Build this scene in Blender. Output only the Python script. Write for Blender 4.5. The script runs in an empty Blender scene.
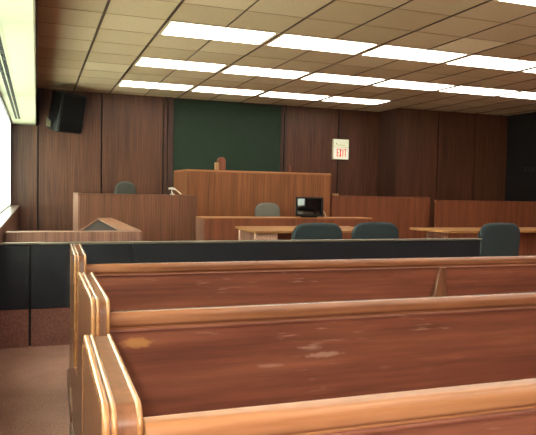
import bpy, bmesh, math, random
from mathutils import Vector, Matrix
random.seed(4)
sc = bpy.context.scene
COL = sc.collection
PI = math.pi

# ------------------------------------------------------------------ materials
def srgb(r, g, b):
    f = lambda c: c/12.92 if c <= .04045 else ((c+.055)/1.055)**2.4
    return (f(r/255), f(g/255), f(b/255), 1)

def new_mat(name):
    m = bpy.data.materials.new(name); m.use_nodes = True
    nt = m.node_tree; b = nt.nodes['Principled BSDF']
    return m, nt, b

def N(nt, t, **kw):
    n = nt.nodes.new(t)
    for k, v in kw.items(): setattr(n, k, v)
    return n

def mapped(nt, scale, loc=(0, 0, 0)):
    tc = N(nt, 'ShaderNodeTexCoord'); mp = N(nt, 'ShaderNodeMapping')
    mp.inputs['Scale'].default_value = scale; mp.inputs['Location'].default_value = loc
    nt.links.new(tc.outputs['Object'], mp.inputs['Vector'])
    return mp.outputs['Vector']

def noise(nt, vec, scale=1.0, detail=3.0, rough=.55):
    n = N(nt, 'ShaderNodeTexNoise'); n.inputs['Scale'].default_value = scale
    n.inputs['Detail'].default_value = detail; n.inputs['Roughness'].default_value = rough
    nt.links.new(vec, n.inputs['Vector']); return n.outputs['Fac']

def ramp(nt, fac, stops):
    r = N(nt, 'ShaderNodeValToRGB'); e = r.color_ramp.elements
    while len(e) < len(stops): e.new(.5)
    for q, (p, c) in zip(e, stops): q.position = p; q.color = c
    nt.links.new(fac, r.inputs['Fac']); return r.outputs['Color']

def mix(nt, fac, a, b, mode='MIX'):
    m = N(nt, 'ShaderNodeMix', data_type='RGBA', blend_type=mode)
    if isinstance(fac, float): m.inputs['Factor'].default_value = fac
    else: nt.links.new(fac, m.inputs['Factor'])
    for k, v in (('A', a), ('B', b)):
        s = [i for i in m.inputs if i.name == k and i.type == 'RGBA'][0]
        if isinstance(v, tuple): s.default_value = v
        else: nt.links.new(v, s)
    return [o for o in m.outputs if o.type == 'RGBA'][0]

def plain(name, col, rough=.5, metal=0, spec=.5, var=.0, vs=30):
    m, nt, b = new_mat(name)
    b.inputs['Roughness'].default_value = rough; b.inputs['Metallic'].default_value = metal
    b.inputs['Specular IOR Level'].default_value = spec
    n = noise(nt, mapped(nt, (vs, vs, vs)))
    lo = tuple(c*(1-var-.04) for c in col[:3])+(1,); hi = tuple(min(1, c*(1+var+.04)) for c in col[:3])+(1,)
    nt.links.new(ramp(nt, n, [(.3, lo), (.7, hi)]), b.inputs['Base Color'])
    return m

def wood(name, dark, mid, light, axis='Z', fine=55, broad=6, rough=.4, coat=0, spec=.4):
    """straight-grained wood, grain running along the given axis"""
    m, nt, b = new_mat(name)
    ax = 'XYZ'.index(axis)
    s1 = [fine]*3; s1[ax] = 1.2
    s2 = [broad]*3; s2[ax] = .25
    n1 = noise(nt, mapped(nt, s1), 1, 4, .6)
    n2 = noise(nt, mapped(nt, s2, (3, 7, 1)), 1, 3, .5)
    c1 = ramp(nt, n1, [(.28, dark), (.5, mid), (.74, light)])
    c2 = ramp(nt, n2, [(.32, (.8, .8, .8, 1)), (.68, (1.14, 1.14, 1.14, 1))])
    nt.links.new(mix(nt, 1.0, c1, c2, 'MULTIPLY'), b.inputs['Base Color'])
    b.inputs['Roughness'].default_value = rough
    b.inputs['Specular IOR Level'].default_value = spec
    if coat:
        b.inputs['Coat Weight'].default_value = coat; b.inputs['Coat Roughness'].default_value = .16
    return m

def emit(name, col, strength):
    m, nt, b = new_mat(name)
    b.inputs['Base Color'].default_value = (.9, .9, .85, 1)
    b.inputs['Emission Color'].default_value = col; b.inputs['Emission Strength'].default_value = strength
    n = noise(nt, mapped(nt, (60, 60, 60)))
    nt.links.new(ramp(nt, n, [(.2, tuple(c*.75 for c in col[:3])+(1,)), (.8, tuple(c*.85 for c in col[:3])+(1,))]), b.inputs['Base Color'])
    return m

M = {}
M['panel'] = wood('walnut_panelling', srgb(58, 33, 23), srgb(88, 52, 36), srgb(112, 69, 47), 'Z', 60, 9, .42)
M['bench'] = wood('bench_veneer', srgb(96, 54, 32), srgb(130, 78, 47), srgb(154, 98, 60), 'Z', 70, 10, .38)
M['bench_dark'] = wood('partition_veneer', srgb(92, 48, 32), srgb(122, 68, 44), srgb(146, 88, 56), 'Z', 70, 12, .42)
M['witness'] = wood('witness_box_veneer', srgb(84, 50, 36), srgb(112, 70, 50), srgb(134, 88, 64), 'Z', 70, 10, .4)
M['benchcap'] = wood('bench_cap_veneer', srgb(140, 88, 54), srgb(168, 112, 72), srgb(190, 134, 90), 'X', 50, 10, .35)
M['jury'] = wood('jury_box_veneer', srgb(104, 70, 58), srgb(138, 96, 80), srgb(160, 116, 98), 'Z', 60, 10, .4)
M['jurycap'] = wood('jury_cap_veneer', srgb(120, 80, 58), srgb(150, 102, 76), srgb(172, 124, 96), 'Y', 50, 10, .4)
M['table'] = wood('table_top_veneer', srgb(136, 90, 50), srgb(164, 114, 66), srgb(184, 132, 80), 'X', 50, 8, .32)
M['tableleg'] = wood('table_panel_veneer', srgb(176, 130, 108), srgb(198, 152, 130), srgb(212, 170, 148), 'Z', 50, 8, .4)
M['sill'] = wood('sill_wood', srgb(62, 42, 35), srgb(82, 57, 48), srgb(98, 70, 60), 'Y', 50, 8, .3)
M['gap'] = plain('panel_joint_black', srgb(22, 14, 12), .8)
M['pilaster'] = wood('dark_pilaster', srgb(48, 28, 22), srgb(70, 42, 32), srgb(92, 56, 42), 'Z', 60, 9, .5)
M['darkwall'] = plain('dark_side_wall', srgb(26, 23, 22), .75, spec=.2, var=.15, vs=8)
M['green'] = plain('green_felt', srgb(47, 60, 49), .95, spec=.15, var=.12, vs=60)
M['inner_shade'] = plain('shaded_inner_panel', srgb(62, 50, 46), .8, spec=.2)  # shade on the jury box inner wall, put into the panel colour
M['laminate'] = plain('dark_brown_laminate', srgb(50, 42, 39), .7, spec=.2)
M['soffit'] = plain('cream_soffit_paint', srgb(184, 185, 160), .7, spec=.2)
M['soffit_edge'] = plain('soffit_edge_trim', srgb(120, 108, 84), .6)
M['vent'] = plain('slot_frame_paint', srgb(174, 175, 148), .6)
M['slot'] = plain('slot_black', srgb(30, 30, 26), .9)
M['newtile'] = plain('lighter_replacement_tile', srgb(226, 214, 186), .9, spec=.1)
M['tee'] = plain('brown_ceiling_grid', srgb(70, 48, 26), .6)
M['tee_thin'] = plain('tan_ceiling_seam', srgb(132, 110, 78), .8)
M['troffer'] = plain('light_frame_white', srgb(215, 208, 180), .5)
M['diffuser'] = emit('light_diffuser', (1.0, .95, .82, 1), 5.8)
M['bar'] = plain('bar_panel_charcoal', srgb(33, 34, 39), .45, spec=.2, var=.05, vs=5)
M['barcap'] = plain('bar_cap_beige', srgb(98, 88, 74), .6)
M['winframe'] = plain('window_frame_bronze', srgb(70, 60, 50), .5)
M['bar'].node_tree.nodes['Principled BSDF'].inputs['IOR'].default_value = 1.5
M['black'] = plain('black_plastic', srgb(11, 11, 12), .5, spec=.35)
M['grille'] = plain('black_grille_cloth', srgb(10, 10, 11), .85, spec=.2)
M['screen'] = plain('black_glass_screen', srgb(8, 8, 9), .06, spec=1.0)
M['beige'] = plain('beige_plastic', srgb(205, 196, 170), .5)
M['plate'] = plain('dull_olive_metal', srgb(104, 98, 72), .6)
M['white'] = plain('pale_grey_plastic', srgb(210, 206, 196), .4)
M['chair'] = plain('charcoal_teal_upholstery', srgb(48, 57, 60), .85, spec=.25, var=.1, vs=120)
M['chair_grey'] = plain('grey_green_upholstery', srgb(110, 106, 97), .85, spec=.25, var=.08, vs=120)
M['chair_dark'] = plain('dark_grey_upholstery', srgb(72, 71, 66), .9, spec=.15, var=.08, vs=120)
M['chair_edge'] = plain('chair_piping', srgb(66, 74, 74), .8)
M['metal'] = plain('dark_chair_metal', srgb(40, 40, 42), .4, metal=.6)
M['brownobj'] = wood('reddish_turned_wood', srgb(96, 50, 36), srgb(128, 70, 50), srgb(150, 90, 64), 'Z', 40, 8, .4)
M['tanobj'] = wood('tan_wood', srgb(140, 104, 68), srgb(164, 124, 84), srgb(180, 142, 100), 'Z', 40, 8, .5)
M['signface'] = emit('exit_sign_face', (1.0, .94, .74, 1), .45)
M['signtop'] = emit('exit_sign_upper_face', (.94, .95, .70, 1), .32)
M['signred'] = emit('exit_sign_red', (.80, .13, .07, 1), .35)
M['signmark'] = plain('sign_pale_marks', srgb(188, 180, 130), .6)

def ceiling_mat():
    m, nt, b = new_mat('ceiling_tile')
    tc = N(nt, 'ShaderNodeTexCoord'); mp = N(nt, 'ShaderNodeMapping')
    nt.links.new(tc.outputs['Object'], mp.inputs['Vector'])
    mp.inputs['Location'].default_value = (-.585/.592, -6.135/.61, 0); mp.inputs['Scale'].default_value = (1/.592, 1/.61, 0)
    fl = N(nt, 'ShaderNodeVectorMath', operation='FLOOR'); nt.links.new(mp.outputs['Vector'], fl.inputs[0])
    wn = N(nt, 'ShaderNodeTexWhiteNoise', noise_dimensions='3D'); nt.links.new(fl.outputs[0], wn.inputs['Vector'])
    c = ramp(nt, wn.outputs['Value'], [(0, srgb(186, 164, 132)), (.9, srgb(202, 181, 150)), (1, srgb(214, 196, 164))])
    n = noise(nt, mapped(nt, (90, 90, 90)), 1, 5, .7)
    nt.links.new(mix(nt, 1.0, c, ramp(nt, n, [(.3, (.84, .84, .84, 1)), (.7, (1.04, 1.04, 1.04, 1))]), 'MULTIPLY'), b.inputs['Base Color'])
    b.inputs['Roughness'].default_value = .9; b.inputs['Specular IOR Level'].default_value = .15
    return m
M['tile'] = ceiling_mat()

def carpet_mat(name, a, c):
    m, nt, b = new_mat(name)
    n = noise(nt, mapped(nt, (110, 110, 110)), 1, 5, .8)
    n2 = noise(nt, mapped(nt, (5, 5, 5)), 1, 3, .6)
    col = mix(nt, 1.0, ramp(nt, n, [(.3, a), (.7, c)]), ramp(nt, n2, [(.3, (.9, .9, .9, 1)), (.7, (1.08, 1.08, 1.08, 1))]), 'MULTIPLY')
    nt.links.new(col, b.inputs['Base Color']); b.inputs['Roughness'].default_value = .95
    b.inputs['Specular IOR Level'].default_value = .1
    bp = N(nt, 'ShaderNodeBump'); bp.inputs['Strength'].default_value = .4; bp.inputs['Distance'].default_value = .004
    nt.links.new(n, bp.inputs['Height']); nt.links.new(bp.outputs['Normal'], b.inputs['Normal'])
    return m
M['carpet'] = carpet_mat('brown_carpet', srgb(108, 72, 63), srgb(194, 148, 132))
M['barcarpet'] = carpet_mat('carpet_bar_base', srgb(80, 50, 44), srgb(150, 104, 92))

def pew_mat(name, dark, mid, light, axis='X', rough=.3, worn=None, scratch=0.0, fine=26):
    m, nt, b = new_mat(name)
    ax = 'XYZ'.index(axis)
    s1 = [fine]*3; s1[ax] = 1.4
    s2 = [5.0]*3; s2[ax] = .8
    n1 = noise(nt, mapped(nt, s1), 1, 5, .6)
    n2 = noise(nt, mapped(nt, s2, (1, 4, 2)), 1, 4, .6)
    col = mix(nt, 1.0, ramp(nt, n1, [(.28, dark), (.5, mid), (.74, light)]),
              ramp(nt, n2, [(.3, (.84, .82, .82, 1)), (.7, (1.14, 1.14, 1.14, 1))]), 'MULTIPLY')
    if scratch:
        # pale scuffs: short slanting streaks
        v = mapped(nt, (7, 1, 60), (2, 0, 5))
        n3 = noise(nt, v, 1, 2, .5)
        n4 = noise(nt, mapped(nt, (2.6, 1, 6), (6.3, 0, 1)), 1, 2, .5)
        f1 = ramp(nt, n3, [(.60, (0, 0, 0, 1)), (.70, (1, 1, 1, 1))])
        f2 = ramp(nt, n4, [(.50, (0, 0, 0, 1)), (.62, (1, 1, 1, 1))])
        f = mix(nt, 1.0, f1, f2, 'MULTIPLY')
        sep = N(nt, 'ShaderNodeMath', operation='MULTIPLY'); nt.links.new(f, sep.inputs[0]); sep.inputs[1].default_value = scratch
        col = mix(nt, sep.outputs[0], col, srgb(186, 150, 134))
    if worn:
        for (cx, cz, rx, rz, c, amt) in worn:
            tc = N(nt, 'ShaderNodeTexCoord')
            mp = N(nt, 'ShaderNodeMapping', vector_type='POINT')
            mp.inputs['Location'].default_value = (-cx/rx, 0, -cz/rz); mp.inputs['Scale'].default_value = (1/rx, 0, 1/rz)
            nt.links.new(tc.outputs['Object'], mp.inputs['Vector'])
            ln = N(nt, 'ShaderNodeVectorMath', operation='LENGTH'); nt.links.new(mp.outputs['Vector'], ln.inputs[0])
            nn = noise(nt, mapped(nt, (38, 1, 70)), 1, 4, .6)
            ad = N(nt, 'ShaderNodeMath', operation='MULTIPLY_ADD'); nt.links.new(nn, ad.inputs[0]); ad.inputs[1].default_value = 1.5
            nt.links.new(ln.outputs['Value'], ad.inputs[2])
            f = ramp(nt, ad.outputs[0], [(.0, (amt,)*3+(1,)), (.5, (amt, amt, amt, 1)), (1, (0, 0, 0, 1))])
            r = f.node; r.color_ramp.elements[1].position = .72
            # fade between 1.3 and 1.8 of the noisy radius
            sc2 = N(nt, 'ShaderNodeMath', operation='MULTIPLY'); nt.links.new(ad.outputs[0], sc2.inputs[0]); sc2.inputs[1].default_value = .55
            nt.links.new(sc2.outputs[0], r.inputs['Fac'])
            col = mix(nt, f, col, c)
    nt.links.new(col, b.inputs['Base Color'])
    b.inputs['Roughness'].default_value = rough
    b.inputs['Specular IOR Level'].default_value = .45
    b.inputs['Coat Weight'].default_value = .35; b.inputs['Coat Roughness'].default_value = .2
    return m
M['pew_end'] = pew_mat('pew_end_wood', srgb(90, 55, 38), srgb(112, 70, 48), srgb(130, 84, 58), 'Z', .3, fine=40)
M['pew_mould'] = pew_mat('pew_moulding_wood', srgb(134, 88, 54), srgb(158, 108, 68), srgb(176, 126, 82), 'Y', .24)
M['pew_rail'] = pew_mat('pew_rail_wood', srgb(126, 80, 52), srgb(148, 96, 63), srgb(166, 113, 78), 'X', .26)
M['pew_rail_dark'] = pew_mat('pew_rail_darker_wood', srgb(112, 68, 46), srgb(134, 84, 58), srgb(152, 102, 72), 'X', .2)
M['pew_back'] = pew_mat('pew_back_mahogany', srgb(92, 48, 36), srgb(120, 66, 49), srgb(142, 84, 62), 'X', .42, scratch=.35)
M['pew_seat'] = pew_mat('pew_seat_wood', srgb(110, 60, 40), srgb(140, 82, 54), srgb(160, 98, 66), 'X', .35)

def glass_mat():
    m = bpy.data.materials.new('window_glass'); m.use_nodes = True; nt = m.node_tree
    nt.nodes.remove(nt.nodes['Principled BSDF'])
    t = N(nt, 'ShaderNodeBsdfTransparent'); g = N(nt, 'ShaderNodeBsdfGlossy'); g.inputs['Roughness'].default_value = .02
    t.inputs['Color'].default_value = (.95, .97, .94, 1)
    fr = N(nt, 'ShaderNodeFresnel'); fr.inputs['IOR'].default_value = 1.3
    mx = N(nt, 'ShaderNodeMixShader'); nt.links.new(fr.outputs[0], mx.inputs[0])
    nt.links.new(t.outputs[0], mx.inputs[1]); nt.links.new(g.outputs[0], mx.inputs[2])
    nt.links.new(mx.outputs[0], nt.nodes['Material Output'].inputs['Surface'])
    return m
M['glass'] = glass_mat()
def sheer_mat():
    m = bpy.data.materials.new('white_sheer_shade'); m.use_nodes = True; nt = m.node_tree
    nt.nodes.remove(nt.nodes['Principled BSDF'])
    t = N(nt, 'ShaderNodeBsdfTranslucent'); d = N(nt, 'ShaderNodeBsdfDiffuse')
    n = noise(nt, mapped(nt, (1, 260, 260)))
    c = ramp(nt, n, [(.3, (.86, .90, .82, 1)), (.7, (.93, .96, .88, 1))])
    nt.links.new(c, t.inputs['Color']); nt.links.new(c, d.inputs['Color'])
    mx = N(nt, 'ShaderNodeMixShader'); mx.inputs[0].default_value = .35
    nt.links.new(t.outputs[0], mx.inputs[1]); nt.links.new(d.outputs[0], mx.inputs[2])
    nt.links.new(mx.outputs[0], nt.nodes['Material Output'].inputs['Surface'])
    return m
M['sheer'] = sheer_mat()

# ------------------------------------------------------------------ mesh helpers
class MB:
    def __init__(s): s.bm = bmesh.new()
    def box(s, x0, x1, y0, y1, z0, z1, mat=None):
        r = bmesh.ops.create_cube(s.bm, size=1)
        mt = Matrix.Translation(((x0+x1)/2, (y0+y1)/2, (z0+z1)/2)) @ Matrix.Diagonal((abs(x1-x0), abs(y1-y0), abs(z1-z0), 1))
        if mat is not None: mt = mat @ mt
        bmesh.ops.transform(s.bm, matrix=mt, verts=r['verts']); return s
    def prism(s, poly, axis, a, b, mat=None):
        """poly in the two remaining axes (cyclic order: X->(y,z), Y->(x,z), Z->(x,y))"""
        def P(p, t):
            v = {'X': (t, p[0], p[1]), 'Y': (p[0], t, p[1]), 'Z': (p[0], p[1], t)}[axis]
            v = Vector(v); return mat @ v if mat is not None else v
        va = [s.bm.verts.new(P(p, a)) for p in poly]; vb = [s.bm.verts.new(P(p, b)) for p in poly]
        n = len(poly)
        s.bm.faces.new(va); s.bm.faces.new(vb[::-1])
        for i in range(n): s.bm.faces.new((va[i], vb[i], vb[(i+1) % n], va[(i+1) % n]))
        return s
    def tube(s, pts, r, seg=10):
        pts = [Vector(p) for p in pts]; rings = []
        rr = r if isinstance(r, (list, tuple)) else [r]*len(pts)
        for i, p in enumerate(pts):
            d = (pts[min(i+1, len(pts)-1)]-pts[max(i-1, 0)]).normalized()
            u = d.cross(Vector((0, 0, 1)))
            if u.length < 1e-3: u = d.cross(Vector((0, 1, 0)))
            u.normalize(); w = d.cross(u)
            rings.append([s.bm.verts.new(p+(u*math.cos(t)+w*math.sin(t))*rr[i]) for t in [2*PI*k/seg for k in range(seg)]])
        for A, B in zip(rings, rings[1:]):
            for k in range(seg): s.bm.faces.new((A[k], A[(k+1) % seg], B[(k+1) % seg], B[k]))
        s.bm.faces.new(rings[0][::-1]); s.bm.faces.new(rings[-1]); return s
    def build(s, name, mat, parent=None, bevel=0, seg=2, smooth=False):
        bmesh.ops.recalc_face_normals(s.bm, faces=s.bm.faces[:])
        me = bpy.data.meshes.new(name); s.bm.to_mesh(me); s.bm.free()
        o = bpy.data.objects.new(name, me); COL.objects.link(o)
        me.materials.append(mat)
        if parent: o.parent = parent
        if bevel:
            md = o.modifiers.new('bevel', 'BEVEL'); md.width = bevel; md.segments = seg; md.limit_method = 'ANGLE'; md.angle_limit = .6
        if smooth or bevel:
            for p in me.polygons: p.use_smooth = True
            try: me.set_sharp_from_angle(angle=.7 if not bevel else .9)
            except Exception: pass
        return o

def tag(o, label=None, cat=None, group=None, kind=None):
    if label: o['label'] = label
    if cat: o['category'] = cat
    if group: o['group'] = group
    if kind: o['kind'] = kind
    return o
def thing(name, label, cat, loc=(0, 0, 0), rz=0, group=None):
    o = bpy.data.objects.new(name, None); COL.objects.link(o); o.empty_display_size = .1
    o.location = loc; o.rotation_euler = (0, 0, rz)
    return tag(o, label, cat, group)
def struct(o): o['kind'] = 'structure'; return o
def copy_tree(o, parent=None):
    c = o.copy(); COL.objects.link(c)
    if parent: c.parent = parent
    for ch in list(o.children): copy_tree(ch, c)
    return c
def arc(cx, cy, r, a0, a1, n=7):
    return [(cx+r*math.cos(math.radians(a0+(a1-a0)*i/(n-1))), cy+r*math.sin(math.radians(a0+(a1-a0)*i/(n-1)))) for i in range(n)]

# ------------------------------------------------------------------ room
CEIL, BACK, FRONT, LEFT, RIGHT = 2.817, 11.3, -4.0, -.40, 9.1
GX, GY, TW, TD = .585, 6.135, .592, .61          # ceiling grid origin and tile size
SILL, HEAD, LEDGE = .87, 2.20, -.27

struct(MB().box(LEFT-.2, RIGHT+.15, FRONT-.15, BACK+.2, -.12, 0).build('floor', M['carpet']))
struct(MB().box(-.02, RIGHT+.15, FRONT-.15, BACK+.2, CEIL, CEIL+.1).build('ceiling', M['tile']))
# dark brown main tees running front to back, thin tan seams across
tees = MB()
for i in range(-1, 15):
    x = GX+i*TW
    w = .012 if i in (0, 1) else (.009 if i % 2 else .005)
    if -.01 < x < RIGHT: tees.box(x-w, x+w, FRONT, BACK, CEIL-.008, CEIL+.01)
struct(tees.build('trim_1', M['tee']))
seams = MB()
for j in range(-17, 9):
    y = GY+j*TD
    seams.box(0, RIGHT, y-.004, y+.004, CEIL-.002, CEIL+.01)
struct(seams.build('trim_2', M['tee_thin']))
struct(MB().box(GX+6*TW+.008, GX+7*TW-.01, GY-TD+.006, GY-.006, CEIL-.0015, CEIL+.01).build('trim_3', M['newtile']))

# back wall: dark backing with vertical veneer panels and narrow joints
wb = struct(MB().box(LEFT-.2, RIGHT+.15, BACK+.02, BACK+.15, 0, CEIL).build('wall_back', M['gap']))
pb = MB()
for a, b in ((LEFT, .006), (.036, 1.040), (1.068, 2.110), (4.495, 5.578), (5.606, 6.52)):
    pb.box(a, b, BACK, BACK+.02, 0, HEAD if b < .01 else CEIL)
pb.build('veneer_panels', M['panel'], wb)
pp = MB()
for a, b in ((2.125, 2.185), (2.20, 2.285), (4.372, 4.42), (4.435, 4.482)):
    pp.box(a, b, BACK-.035, BACK+.02, 0, CEIL)
pp.build('pilaster_strips', M['pilaster'], wb, .004)
# projecting wall to the right
wp = struct(MB().box(6.52, RIGHT+.15, 10.62, BACK+.02, 0, CEIL).build('wall_projection', M['gap']))
pj = MB()
for a, b in ((6.50, 7.415), (7.443, 8.29), (8.312, RIGHT)):
    pj.box(a, b, 10.60, 10.62, 0, CEIL)
MB().box(6.497, 6.519, 10.625, BACK, 0, CEIL).build('return_panel', M['pilaster'], wp)
pj.build('veneer_panels', M['panel'], wp)
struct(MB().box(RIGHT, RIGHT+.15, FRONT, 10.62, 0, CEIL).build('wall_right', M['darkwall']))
wf = struct(MB().box(LEFT-.2, RIGHT+.15, FRONT-.15, FRONT, 0, CEIL).build('wall_front', M['panel']))

# left wall: panelled ledge below long windows, soffit above
wl = struct(MB().box(LEFT-.2, LEDGE, FRONT, BACK, 0, SILL-.03).build('wall_left', M['panel']))
MB().box(LEFT-.05, LEDGE+.012, FRONT, BACK, SILL-.03, SILL).build('window_ledge', M['sill'], wl, .004)
MB().box(LEFT-.2, LEFT, FRONT, BACK, HEAD, CEIL).build('head_panel', M['soffit'], wl)
sf = struct(MB().box(LEFT, -.022, FRONT, BACK, HEAD, CEIL).build('ceiling_soffit', M['soffit']))
MB().box(-.022, -.012, FRONT, BACK, HEAD-.004, HEAD+.03).build('edge_bead', M['soffit_edge'], sf)
MB().box(-.022, -.004, FRONT, BACK, HEAD+.03, CEIL).build('edge_fascia', M['pilaster'], sf)
shade_where = ['in the far window by the back wall', 'in a window beside the front pew', 'in a window beside the nearest pews', 'in a window behind the camera']
k = 0
for y0, y1 in ((7.7, 10.93), (4.3, 7.55), (.9, 4.15), (-2.6, .75)):
    k += 1
    w = MB()
    w.box(LEFT-.11, LEFT-.03, y0-.06, y0, SILL, HEAD); w.box(LEFT-.11, LEFT-.03, y1, y1+.06, SILL, HEAD)
    w.box(LEFT, LEFT+.03, y0-.06, y1+.06, HEAD-.03, HEAD)
    w.box(LEFT-.11, LEFT-.03, y0, y1, SILL, SILL+.04); w.box(LEFT-.11, LEFT-.03, y0, y1, HEAD-.03, HEAD)
    wo = struct(w.build('window_%d' % k, M['winframe']))
    MB().box(LEFT-.105, LEFT-.099, y0, y1, SILL+.04, HEAD-.03).build('pane', M['glass'], wo)
    # drawn white sheer shade just inside the glass
    sh = tag(bpy.data.objects.new('roller_shade', bpy.data.meshes.new('roller_shade')), 'white sheer shade glowing with daylight %s' % shade_where[k-1], 'shade', 'window shades')
    COL.objects.link(sh); bm = bmesh.new()
    vs_ = [bm.verts.new(p) for p in ((LEFT+.006, y0-.055, SILL+.002), (LEFT+.006, y1+.055, SILL+.002), (LEFT+.006, y1+.055, HEAD-.032), (LEFT+.006, y0-.055, HEAD-.032))]
    bm.faces.new(vs_); bm.to_mesh(sh.data); bm.free(); sh.data.materials.append(M['sheer'])
piers = MB()
for a, b in ((10.99, BACK+.02), (7.61, 7.64), (4.21, 4.24), (.81, .84), (FRONT, -2.66)):
    piers.box(LEFT-.2, LEFT, a, b, SILL, HEAD)
piers.build('window_pier', M['panel'], wl)

# raised floors behind the benches
pf = MB().box(.56, 2.12, 8.84, BACK-.035, 0, .42).box(2.22, 4.60, 9.64, BACK-.035, 0, .42).box(2.22, 4.64, 8.62, 9.60, 0, .14)
struct(pf.build('floor_platform', M['carpet']))

# green board on the back wall
gb = thing('green_board', 'large dark green cloth board on the panelled back wall above the judge bench', 'board', (3.33, BACK, .9))
MB().box(-1.043, 1.040, -.022, 0, 0, CEIL-.9-.02).build('cloth_panel', M['green'], gb)
MB().box(-1.043, 1.040, -.026, 0, CEIL-.92, CEIL-.905).box(-1.043, -1.03, -.026, 0, 0, CEIL-.92).box(1.027, 1.04, -.026, 0, 0, CEIL-.92).build('frame', M['pilaster'], gb)

# ------------------------------------------------------------------ ceiling lights
def make_light():
    t = thing('ceiling_light', '', 'light')
    w, d = 2*TW-.02, TD-.02
    f = MB(); e = .042
    f.box(-w/2, w/2, -d/2, -d/2+.028, -.004, .0); f.box(-w/2, w/2, d/2-.028, d/2, -.004, .0)
    f.box(-w/2, -w/2+e, -d/2+.028, d/2-.028, -.004, .0); f.box(w/2-e, w/2, -d/2+.028, d/2-.028, -.004, .0)
    f.build('frame', M['troffer'], t)
    MB().prism([(x, y) for cx, cy, a0 in ((w/2-e-.02, d/2-.048, 0), (-w/2+e+.02, d/2-.048, 90), (-w/2+e+.02, -d/2+.048, 180), (w/2-e-.02, -d/2+.048, 270)) for x, y in arc(cx, cy, .022, a0, a0+90, 5)], 'Z', -.006, -.001).build('diffuser', M['diffuser'], t)
    return t
ordn = ['leftmost', 'second from the left', 'third from the left', 'fourth from the left', 'fifth from the left', 'sixth from the left']
proto = None
rows = [(0, 'the nearest full row of lights'), (3, 'the middle row of lights'), (6, 'the short farthest row by the back wall'),
        (-3.85, 'the row overhead at the upper right corner'), (-7, None), (-10, None), (-13, None)]
for j, rowname in rows:
    for n, i in enumerate((1, 3, 5, 7, 9, 11)):
        if j == 6 and i >= 9: continue
        o = make_light() if proto is None else copy_tree(proto)
        proto = proto or o
        o.location = (GX+(i+1)*TW, GY+(j+.5)*TD, CEIL)
        if j == 6: lab = 'ceiling light, %s in %s' % (ordn[n] if n < 3 else 'rightmost', rowname)
        elif rowname: lab = 'ceiling light, %s in %s' % (ordn[n], rowname)
        else: lab = 'long white ceiling light behind the camera over the rear pews'
        o['label'] = lab
        o['group'] = 'ceiling lights' if rowname else 'ceiling lights behind the camera'

# air slot in the soffit
sv = thing('slot_diffuser', 'long cream air slot diffuser with two dark slots in the soffit by the window', 'vent', (-.267, 6.2, HEAD))
MB().box(-.055, .055, -4.1, 4.12, -.004, .0).build('frame', M['vent'], sv)
for x in (-.021, .021):
    s = MB()
    y = -4.05
    while y < 4.08:
        s.box(x-.015, x+.015, y, y+.085, -.0075, -.003); y += .098
    s.build('slot', M['slot'], sv)

# ------------------------------------------------------------------ loudspeaker
sp = thing('loudspeaker', 'black wall loudspeaker tilted downward high in the back left corner', 'speaker', (.42, 10.83, 2.40))
T = Matrix.Rotation(math.radians(34), 4, 'Z') @ Matrix.Rotation(math.radians(13), 4, 'X')
cab = [(-.235, -.20), (.235, -.20), (.235, -.02), (.13, .22), (-.13, .22), (-.235, -.02)]
MB().prism(cab, 'Z', -.31, .31, T).build('cabinet', M['black'], sp, .012)
MB().box(-.215, .215, -.222, -.19, -.285, .285, T).build('grille', M['grille'], sp, .012)
MB().box(-.222, -.205, -.226, -.19, -.29, .29, T).box(.205, .222, -.226, -.19, -.29, .29, T).build('grille_edge', M['black'], sp, .004)
MB().tube([(-.05, .12, 0), (-.12, .36, .0), (-.12, .468, .0)], .035).build('wall_bracket', M['metal'], sp)
MB().prism([(-.25, -.10), (-.25, -.24), (-.12, -.30), (-.12, -.22)], 'Y', -.02, .02, Matrix.Translation((-.03, -.08, .0))).build('mounting_plate', M['plate'], sp)

# exit sign
ex = thing('exit_sign', 'small cream exit sign with red letters on the back wall', 'sign', (5.622, BACK, 2.025))
ex.scale = (.92, 1, 1)
MB().box(-.185, .185, -.07, 0, -.20, .20).build('housing', M['beige'], ex, .006)
MB().box(-.175, .175, -.074, -.068, -.19, .035).build('lit_face', M['signface'], ex)
MB().box(-.175, .175, -.074, -.068, .045, .19).build('upper_face', M['signtop'], ex)
lt = MB(); x0, x1, z0, z1, yy = -.105, .150, -.145, .012, (-.079, -.073)
lw = .020; cw = .046; gp = .016
def bar2(a, b, w):
    a, b = Vector(a), Vector(b); d = (b-a).normalized(); n = Vector((-d.y, d.x))*w/2
    lt.prism([tuple(a+n), tuple(b+n), tuple(b-n), tuple(a-n)], 'Y', *yy)
cx = x0
for z in (z0, (z0+z1)/2-lw/2, z1-lw): lt.box(cx, cx+cw, *yy, z, z+lw)
lt.box(cx, cx+lw, *yy, z0, z1)
cx += cw+gp; bar2((cx+lw/2, z0), (cx+cw+.004-lw/2, z1), lw); bar2((cx+lw/2, z1), (cx+cw+.004-lw/2, z0), lw)
cx += cw+.004+gp; lt.box(cx+.008, cx+.008+lw, *yy, z0, z1)
cx += lw+.016+gp; lt.box(cx, cx+cw, *yy, z1-lw, z1); lt.box(cx+cw/2-lw/2, cx+cw/2+lw/2, *yy, z0, z1-lw)
lt.build('lettering', M['signred'], ex)
MB().box(-.13, -.10, -.0765, -.073, .10, .125).box(-.115, .10, -.0765, -.073, .078, .088).build('marks', M['signmark'], ex)

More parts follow.
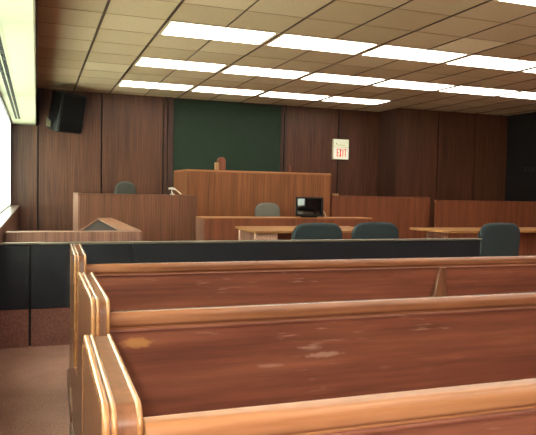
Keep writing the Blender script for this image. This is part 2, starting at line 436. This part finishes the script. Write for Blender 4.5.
# ------------------------------------------------------------------ judge bench, witness box, clerk desk, partitions
jb = thing('judge_bench', 'tall walnut judge bench below the green board', 'bench', (2.176, 9.6, 0))
MB().box(.03, 2.455, 0, .03, 0, 1.465).build('front_panel', M['bench'], jb)
MB().box(0, .03, 0, 1.0, 0, 1.465).build('side_panel', M['bench'], jb)
MB().box(2.425, 2.455, .03, 1.0, 0, 1.465).build('side_panel', M['bench'], jb)
MB().box(0, 2.455, 0, .50, 1.465, 1.495).box(0, .05, .5, 1.0, 1.465, 1.495).box(2.405, 2.455, .5, 1.0, 1.465, 1.495).build('top', M['benchcap'], jb, .003)

wt = thing('witness_box', 'walnut panelled witness box left of the judge bench', 'box', (.52, 8.8, 0))
MB().box(.025, 1.624, 0, .03, 0, 1.085).build('front_panel', M['witness'], wt)
MB().box(0, .025, 0, 1.22, 0, 1.085).build('side_panel', M['jury'], wt)  # lighter veneer than the front: window light painted into this side
MB().box(0, 1.624, -.004, .09, 1.085, 1.105).box(0, .05, .09, 1.22, 1.085, 1.105).build('cap', M['witness'], wt, .003)

cd = thing('clerk_desk', 'low walnut clerk desk with thin light edge in front of the judge bench', 'desk', (2.084, 8.2, 0))
MB().box(.03, 2.56, 0, .03, 0, .800).build('front_panel', M['bench_dark'], cd)
MB().box(0, .03, 0, .40, 0, .800).build('side_panel', M['jury'], cd)  # window-side end in paler wood, its daylight put into the colour
MB().box(2.53, 2.56, .03, .40, 0, .800).build('side_panel', M['bench_dark'], cd)
MB().box(0, 2.56, -.006, .05, .800, .816).build('cap', M['benchcap'], cd, .002)
MB().box(0, 2.56, .05, .40, .800, .814).build('worktop', M['benchcap'], cd)

mp_ = thing('low_partition', 'low walnut partition right of the judge bench under the exit sign', 'partition', (4.66, 9.6, 0))
MB().box(0, 1.93, 0, .06, 0, 1.105).build('panel', M['bench_dark'], mp_)
MB().box(0, 1.93, -.006, .066, 1.105, 1.125).build('cap', M['bench_dark'], mp_, .003)
rp = thing('low_partition', 'low walnut partition at the far right in front of the dark wall', 'partition', (6.56, 9.35, 0))
MB().box(0, 2.53, 0, .06, 0, 1.061).build('panel', M['bench_dark'], rp)
MB().box(0, 2.53, -.006, .066, 1.061, 1.081).build('cap', M['bench_dark'], rp, .003)

# jury box at the left
jy = thing('jury_box', 'low walnut jury box with dark inner corner beside the window wall', 'box', (LEDGE, 6.0, 0))
MB().box(0.014, 1.207, 0, .10, 0, .665).build('front_panel', M['jury'], jy)
MB().box(0.014, 1.207, -.012, .16, .665, .785).build('front_rail', M['jury'], jy, .004)
MB().box(1.06, 1.19, .16, 2.62, 0, .755).build('side_panel', M['inner_shade'], jy)
MB().box(1.03, 1.225, .16, 2.68, .755, .785).build('side_cap', M['jurycap'], jy, .003)
a, b = Vector((.655, .17)), Vector((1.02, 2.45)); d = (b-a).normalized(); n = Vector((-d.y, d.x))*.007
MB().prism([(.667, .165), (1.028, .165), (1.028, 2.45), (1.02, 2.45)], 'Z', .745, .772).build('dark_worktop', M['laminate'], jy)
MB().prism([tuple(a+n), tuple(b+n), tuple(b-n), tuple(a-n)], 'Z', .735, .785).build('worktop_edge', M['jurycap'], jy)

# ------------------------------------------------------------------ bar
br = thing('courtroom_bar', 'long charcoal panelled courtroom bar on a carpeted base behind the front pew', 'barrier', (LEDGE, 4.96, 0))
xs = [0.014, -.044-LEDGE, .7055-LEDGE, 3.99-LEDGE]
for a, b in zip(xs, xs[1:]):
    MB().box(a+.004, b-.004, 0, .035, .285, .760).build('panel', M['bar'], br, .003)
    MB().box(a+.009, b-.009, .006, .05, 0, .283).build('base', M['barcarpet'], br)
MB().box(.014, 3.99-LEDGE, .036, .06, 0, .755).build('backing', M['black'], br)
MB().box(.014, 3.99-LEDGE+.01, -.008, .066, .762, .776).build('cap', M['barcap'], br, .003)

# ------------------------------------------------------------------ tables
def table(x0, x1, y0, y1, label, skew, near, far, mod):
    t = thing('counsel_table', label, 'table', (x0, y0, 0), 0, 'counsel tables'); w, d = x1-x0, y1-y0
    MB().prism([(0, 0), (w, 0), (w+skew, d), (skew, d)], 'Z', .722, .75).build('tabletop', M['table'], t, .004)
    for a in near: MB().box(a, a+.26, .06, .11, 0, .722).build('leg', M['tableleg'], t, .004)
    for a in far: MB().box(a, a+.30, d-.11, d-.06, 0, .722).build('leg', M['tableleg'], t, .004)
    a, b, y = mod
    MB().box(a, b, y, y+.025, .12, .722).build('modesty_panel', M['bench_dark'], t)
    return t
table(2.235, 3.78, 6.50, 7.38, 'light wooden counsel table with two dark chairs before it', .04, (.03, 1.25), (.07, 1.15), (.32, 1.35, .62))
table(4.66, 6.75, 6.38, 7.03, 'light wooden counsel table at the right with one dark chair before it', -.13, (.50, 1.80), (.09, 1.50), (.78, 2.05, .24))

# ------------------------------------------------------------------ office chairs
def back_outline(w, h, r):
    # slightly wider at the bottom, crowned top
    pts = [(-w/2, 0)] + [(-w/2+r+p, h-r+q) for p, q in [(r*math.cos(t), r*math.sin(t)) for t in [math.radians(180-90*i/7) for i in range(8)]]]
    n = 6
    for i in range(1, n):
        u = i/n; x = (-w/2+r)+(w-2*r)*u
        pts.append((x, h+.006*math.sin(u*PI)))
    pts += [(w/2-r+r*math.cos(t), h-r+r*math.sin(t)) for t in [math.radians(90-90*i/7) for i in range(8)]]
    pts += [(w/2, 0)]
    pts += [(w/2-.05, -.035), (-w/2+.05, -.035)]
    return pts
def office_chair(label, loc, rz, mat, w=.56, group=None, top=.86, base=True):
    t = thing('office_chair', label, 'chair', loc, rz, group)
    h = .40
    T = Matrix.Translation((0, -.235, top-h)) @ Matrix.Rotation(math.radians(4), 4, 'X')
    MB().prism(back_outline(w, h, .125), 'Y', -.035, .045, T).build('backrest', mat, t, .028, 4)
    o = back_outline(w+.012, h+.006, .13)
    MB().prism(o, 'Y', -.004, .008, T).build('piping', M['chair_edge'], t, .004)
    MB().prism([(-.24, -.22), (.24, -.22), (.26, .16), (.20, .25), (-.20, .25), (-.26, .16)], 'Z', .40, .48).build('seat', mat, t, .03, 4)
    MB().tube([(0, -.255, top-.25), (0, -.262, .50), (0, -.23, .40), (0, -.10, .385)], .022).build('back_support', M['metal'], t, 0, 0, True)
    MB().tube([(0, 0, .10), (0, 0, .40)], .028).build('gas_column', M['metal'], t, 0, 0, True)
    for q in range(5):
        a = 2*PI*q/5+.3; c, s = math.cos(a), math.sin(a)
        lg = MB().tube([(0, 0, .105), (.24*c, .24*s, .075)], [.024, .014], 8).build('leg', M['metal'], t, 0, 0, True)
        MB().tube([(.24*c-.018*s, .24*s+.018*c, .028), (.24*c+.018*s, .24*s-.018*c, .028)], .028, 12).build('caster', M['black'], lg)
    return t
office_chair('dark teal office chair back in the middle, left of the pair at the counsel table', (2.735, 6.22, 0), .02, M['chair'], .565, 'chairs at the counsel tables')
office_chair('dark teal office chair back, right of the pair at the middle counsel table', (3.43, 6.22, 0), -.03, M['chair'], .55, 'chairs at the counsel tables', .868)
office_chair('dark teal office chair standing past the right end of the black bar', (4.945, 6.09, 0), .05, M['chair'], .57, 'chairs at the counsel tables', .868)
office_chair('grey green office chair behind the clerk desk, facing the camera', (3.39, 9.02, .13), PI, M['chair_grey'], .41, None, .86)
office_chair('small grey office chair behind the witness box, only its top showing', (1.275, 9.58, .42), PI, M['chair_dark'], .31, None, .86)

# ------------------------------------------------------------------ small things
mo = thing('monitor', 'black tube monitor with white window reflection on the clerk desk', 'monitor', (3.70, 8.40, .8165), math.radians(-15))
mo.rotation_euler.x = 0
# convex glass screen
bm = bmesh.new(); W, H, Rr = .175, .112, .62
g = [[None]*17 for _ in range(13)]
for a in range(13):
    for c in range(17):
        x = -W+2*W*c/16; z = -H+2*H*a/12
        g[a][c] = bm.verts.new((x, -.122-(math.sqrt(Rr*Rr-x*x-z*z*.25)-math.sqrt(Rr*Rr-W*W-H*H*.25))*.9, .157+z))
for a in range(12):
    for c in range(16): bm.faces.new((g[a][c], g[a][c+1], g[a+1][c+1], g[a+1][c]))
s = MB(); s.bm.free(); s.bm = bm; s.build('screen', M['screen'], mo, 0, 0, True)
cs = MB().box(-.198, .198, -.13, -.06, .018, .047).box(-.198, .198, -.13, -.06, .267, .292).box(-.198, -.172, -.13, -.06, .047, .267).box(.172, .198, -.13, -.06, .047, .267)
cs.build('bezel', M['black'], mo, .004)
MB().prism([(-.19, -.06), (.19, -.06), (.14, .20), (-.14, .20)], 'Z', .03, .285).build('casing', M['black'], mo, .01)
MB().prism([(-.12, -.09), (.12, -.09), (.10, .12), (-.10, .12)], 'Z', 0, .03).build('stand', M['black'], mo, .006)
MB().tube([(.17, .02, .10), (.215, -.02, .09), (.245, -.03, .05), (.252, -.03, .010)], .009, 8).build('cable', M['beige'], mo, 0, 0, True)

mc = thing('desk_microphone', 'pale desk microphone on the right end of the witness box', 'microphone', (1.80, 8.845, 1.105))
mc.scale = (.9, .9, .9)
MB().prism([(p[0], p[1]) for p in arc(0, 0, .036, 0, 337.5, 16)], 'Z', 0, .016).build('base', M['white'], mc)
MB().tube([(0, 0, .01), (-.012, 0, .05), (-.01, 0, .075)], .011, 8).build('post', M['white'], mc, 0, 0, True)
MB().tube([(-.06, 0, .095), (-.01, 0, .10), (.045, 0, .085)], [.016, .02, .016], 10).build('head', M['white'], mc, 0, 0, True)
MB().tube([(.04, 0, .09), (.09, -.01, .05), (.135, -.02, .012)], .010, 8).build('stem', M['beige'], mc, 0, 0, True)

bo = thing('wooden_stand', 'small brown wooden stand with rounded top on the judge bench', 'stand', (2.745, 9.72, 1.495))
MB().prism([(-.035, 0), (.075, 0), (.078, .13)] + arc(.02, .15, .06, -10, 190, 9) + [(-.035, .12)], 'Y', -.03, .10).build('block', M['brownobj'], bo, .012)
MB().box(-.088, -.036, -.04, .06, 0, .125).build('slab', M['tanobj'], bo, .008)
nb = tag(MB().prism([(0, 0), (.028, 0), (.03, .08), (.018, .115), (.004, .10)], 'Y', 0, .03).build('wooden_peg', M['brownobj'], None, .004), 'thin upright brown wooden peg on the right of the judge bench', 'peg')
nb.location = (3.90, 9.66, 1.495)
sb = tag(MB().box(0, .11, 0, .05, 0, .035).build('small_box', M['tanobj'], None, .006), 'tiny tan box on the left end of the low partition', 'box')
sb.location = (4.675, 9.605, 1.125)
sw = thing('switch_plate', 'dim grey switch plate with three buttons on the dark right wall', 'switch', (RIGHT, 9.93, 1.71))
MB().box(-.008, 0, -.15, .15, -.05, .05).build('plate', M['black'], sw)
for y in (-.09, -.01, .09): MB().box(-.014, -.008, y-.03, y+.03, -.025, .025).build('button', M['metal'], sw)

# ------------------------------------------------------------------ pews
def pew(label, x0, y0, H, th, L, E, rail_top, length, yr, back_mat, rail_mat, turn=0):
    """origin at the left rear corner on the floor; people sit facing +Y"""
    t = thing('pew', label, 'pew', (x0, y0, 0), math.radians(turn), 'wooden pews')
    r = .045
    def profile(o):
        rr = max(r-o, .01)
        p = [(o, 0)] + arc(o+rr, H-o-rr, rr, 180, 90, 7) + arc(L-o-.05, H-o-.05, .05, 90, 0, 6)
        p += [(L-o, .50)] + [(L+.04, .42), (E-.12, .385)] + arc(E-o-.05, .33-o, .05, 80, 0, 5) + [(E-o, 0)]
        return p
    def band(o1, o2):
        A = [q for q in profile(o1)[:15]]; B = [q for q in profile(o2)[:15]]
        A[0] = (A[0][0], .10); B[0] = (B[0][0], .10)
        return A + B[::-1]
    for side, xa in (('l', 0.0), ('r', length-th)):
        e = MB().prism(profile(.005), 'X', xa+.001, xa+th-.001).build('end_panel', M['pew_end'], t, 0, 0, True)
        for k, (u, v) in enumerate(((0, .013), (.015, .0255), (th-.011, th))):
            if side == 'r': u, v = th-v, th-u
            MB().prism(band(0, .02), 'X', xa+u, xa+v).build('edge_moulding', M['pew_mould'], e, .0055, 4)
        MB().box(xa-.012, xa+th+.006, -.006, E+.008, 0, .10).build('plinth', M['pew_end'], e, .006)
    xi, xj = th, length-th
    z = rail_top
    # top rail: rounded cap over a groove and a small lip
    cap = [(yr+.052, z-.055), (yr+.052, z-.012)] + arc(yr+.042, z-.010, .010, 0, 90, 6) + arc(yr+.020, z-.020, .020, 90, 180, 9) + arc(yr+.010, z-.034, .010, 180, 250, 5) + [(yr+.010, z-.047), (yr+.010, z-.055)]
    MB().prism(cap, 'X', xi, xj).build('top_rail', rail_mat, t, 0, 0, True)
    lip = [(yr+.03, z-.068), (yr+.03, z-.052)] + arc(yr+.010, z-.058, .006, 90, 270, 6)
    MB().prism(lip, 'X', xi, xj).build('rail_moulding', back_mat, t, 0, 0, True)
    # backboard leaning slightly
    MB().prism([(yr+.012, z-.055), (yr+.036, z-.055), (yr+.075, .36), (yr+.050, .36)], 'X', xi, xj).build('backboard', back_mat, t)
    MB().prism([(yr+.07, .43), (yr+.10, .455), (L-.04, .47), (L-.02, .455), (L-.03, .435), (yr+.1, .42)], 'X', xi, xj).build('seat', M['pew_seat'], t)
    # gusset block halfway along the back
    xc = length/2-.08
    y2 = yr+.012
    MB().prism([(xc-.022, z-.056), (xc+.022, z-.056), (xc+.030, z-.23), (xc+.030, .40), (xc-.060, .40), (xc-.060, z-.23)], 'Y', y2-.02, y2+.03).build('back_gusset', M['pew_end'], t, .004)
    return t
worn2 = [(.142, .710, .052, .020, srgb(176, 120, 70), .8), (.80, .625, .075, .011, srgb(188, 150, 134), .5), (.74, .655, .05, .007, srgb(188, 150, 134), .4), (.60, .60, .05, .008, srgb(188, 150, 134), .35)]
back2 = pew_mat('pew_back_mahogany_worn', srgb(92, 48, 36), srgb(120, 66, 49), srgb(142, 84, 62), 'X', .42, worn2, .35)
pew('nearest wooden pew back, light orange rail along the bottom of the photo', .104, 1.06, .832, .068, .60, .82, .807, 4.4, -.03, M['pew_back'], M['pew_rail'], -.7)
pew('middle wooden pew, large reddish backboard with a worn tan patch', .154, 1.93, .862, .056, .70, 1.10, .810, 4.4, .045, back2, M['pew_rail_dark'], -.25)
pew('farthest wooden pew in front of the black bar, short wooden gusset on its back', .172, 3.18, .868, .058, .70, .76, .812, 4.4, .05, M['pew_back'], M['pew_rail_dark'], -1.2)

# ------------------------------------------------------------------ daylight
w = bpy.data.worlds.new('daylight'); sc.world = w; w.use_nodes = True
bg = w.node_tree.nodes['Background']; bg.inputs['Color'].default_value = (.95, 1.0, .92, 1); bg.inputs['Strength'].default_value = 21.0

# ------------------------------------------------------------------ the photographer's flash
fl = bpy.data.lights.new('camera_flash', 'POINT'); fl.energy = 78; fl.shadow_soft_size = .012; fl.color = (1, .95, .90)
fo = bpy.data.objects.new('camera_flash', fl); COL.objects.link(fo); fo.location = (-.05, .02, 1.235)

# ------------------------------------------------------------------ camera
cam = bpy.data.cameras.new('camera'); co = bpy.data.objects.new('camera', cam); COL.objects.link(co)
yaw, pitch, roll = .3515, -.0436, .0195
f = Vector((math.sin(yaw)*math.cos(pitch), math.cos(yaw)*math.cos(pitch), math.sin(pitch)))
r = Vector((math.cos(yaw), -math.sin(yaw), 0)); u = r.cross(f)
r2 = r*math.cos(roll)+u*math.sin(roll); u2 = -r*math.sin(roll)+u*math.cos(roll)
co.matrix_world = Matrix(((r2.x, u2.x, -f.x, 0), (r2.y, u2.y, -f.y, 0), (r2.z, u2.z, -f.z, 1.2), (0, 0, 0, 1)))
cam.sensor_width = 36; cam.lens = 632/536*36; cam.clip_start = .05
sc.camera = co
vs = sc.view_settings
vs.view_transform = 'Standard'; vs.look = 'None'; vs.gamma = 1; vs.use_curve_mapping = False; vs.exposure = 0
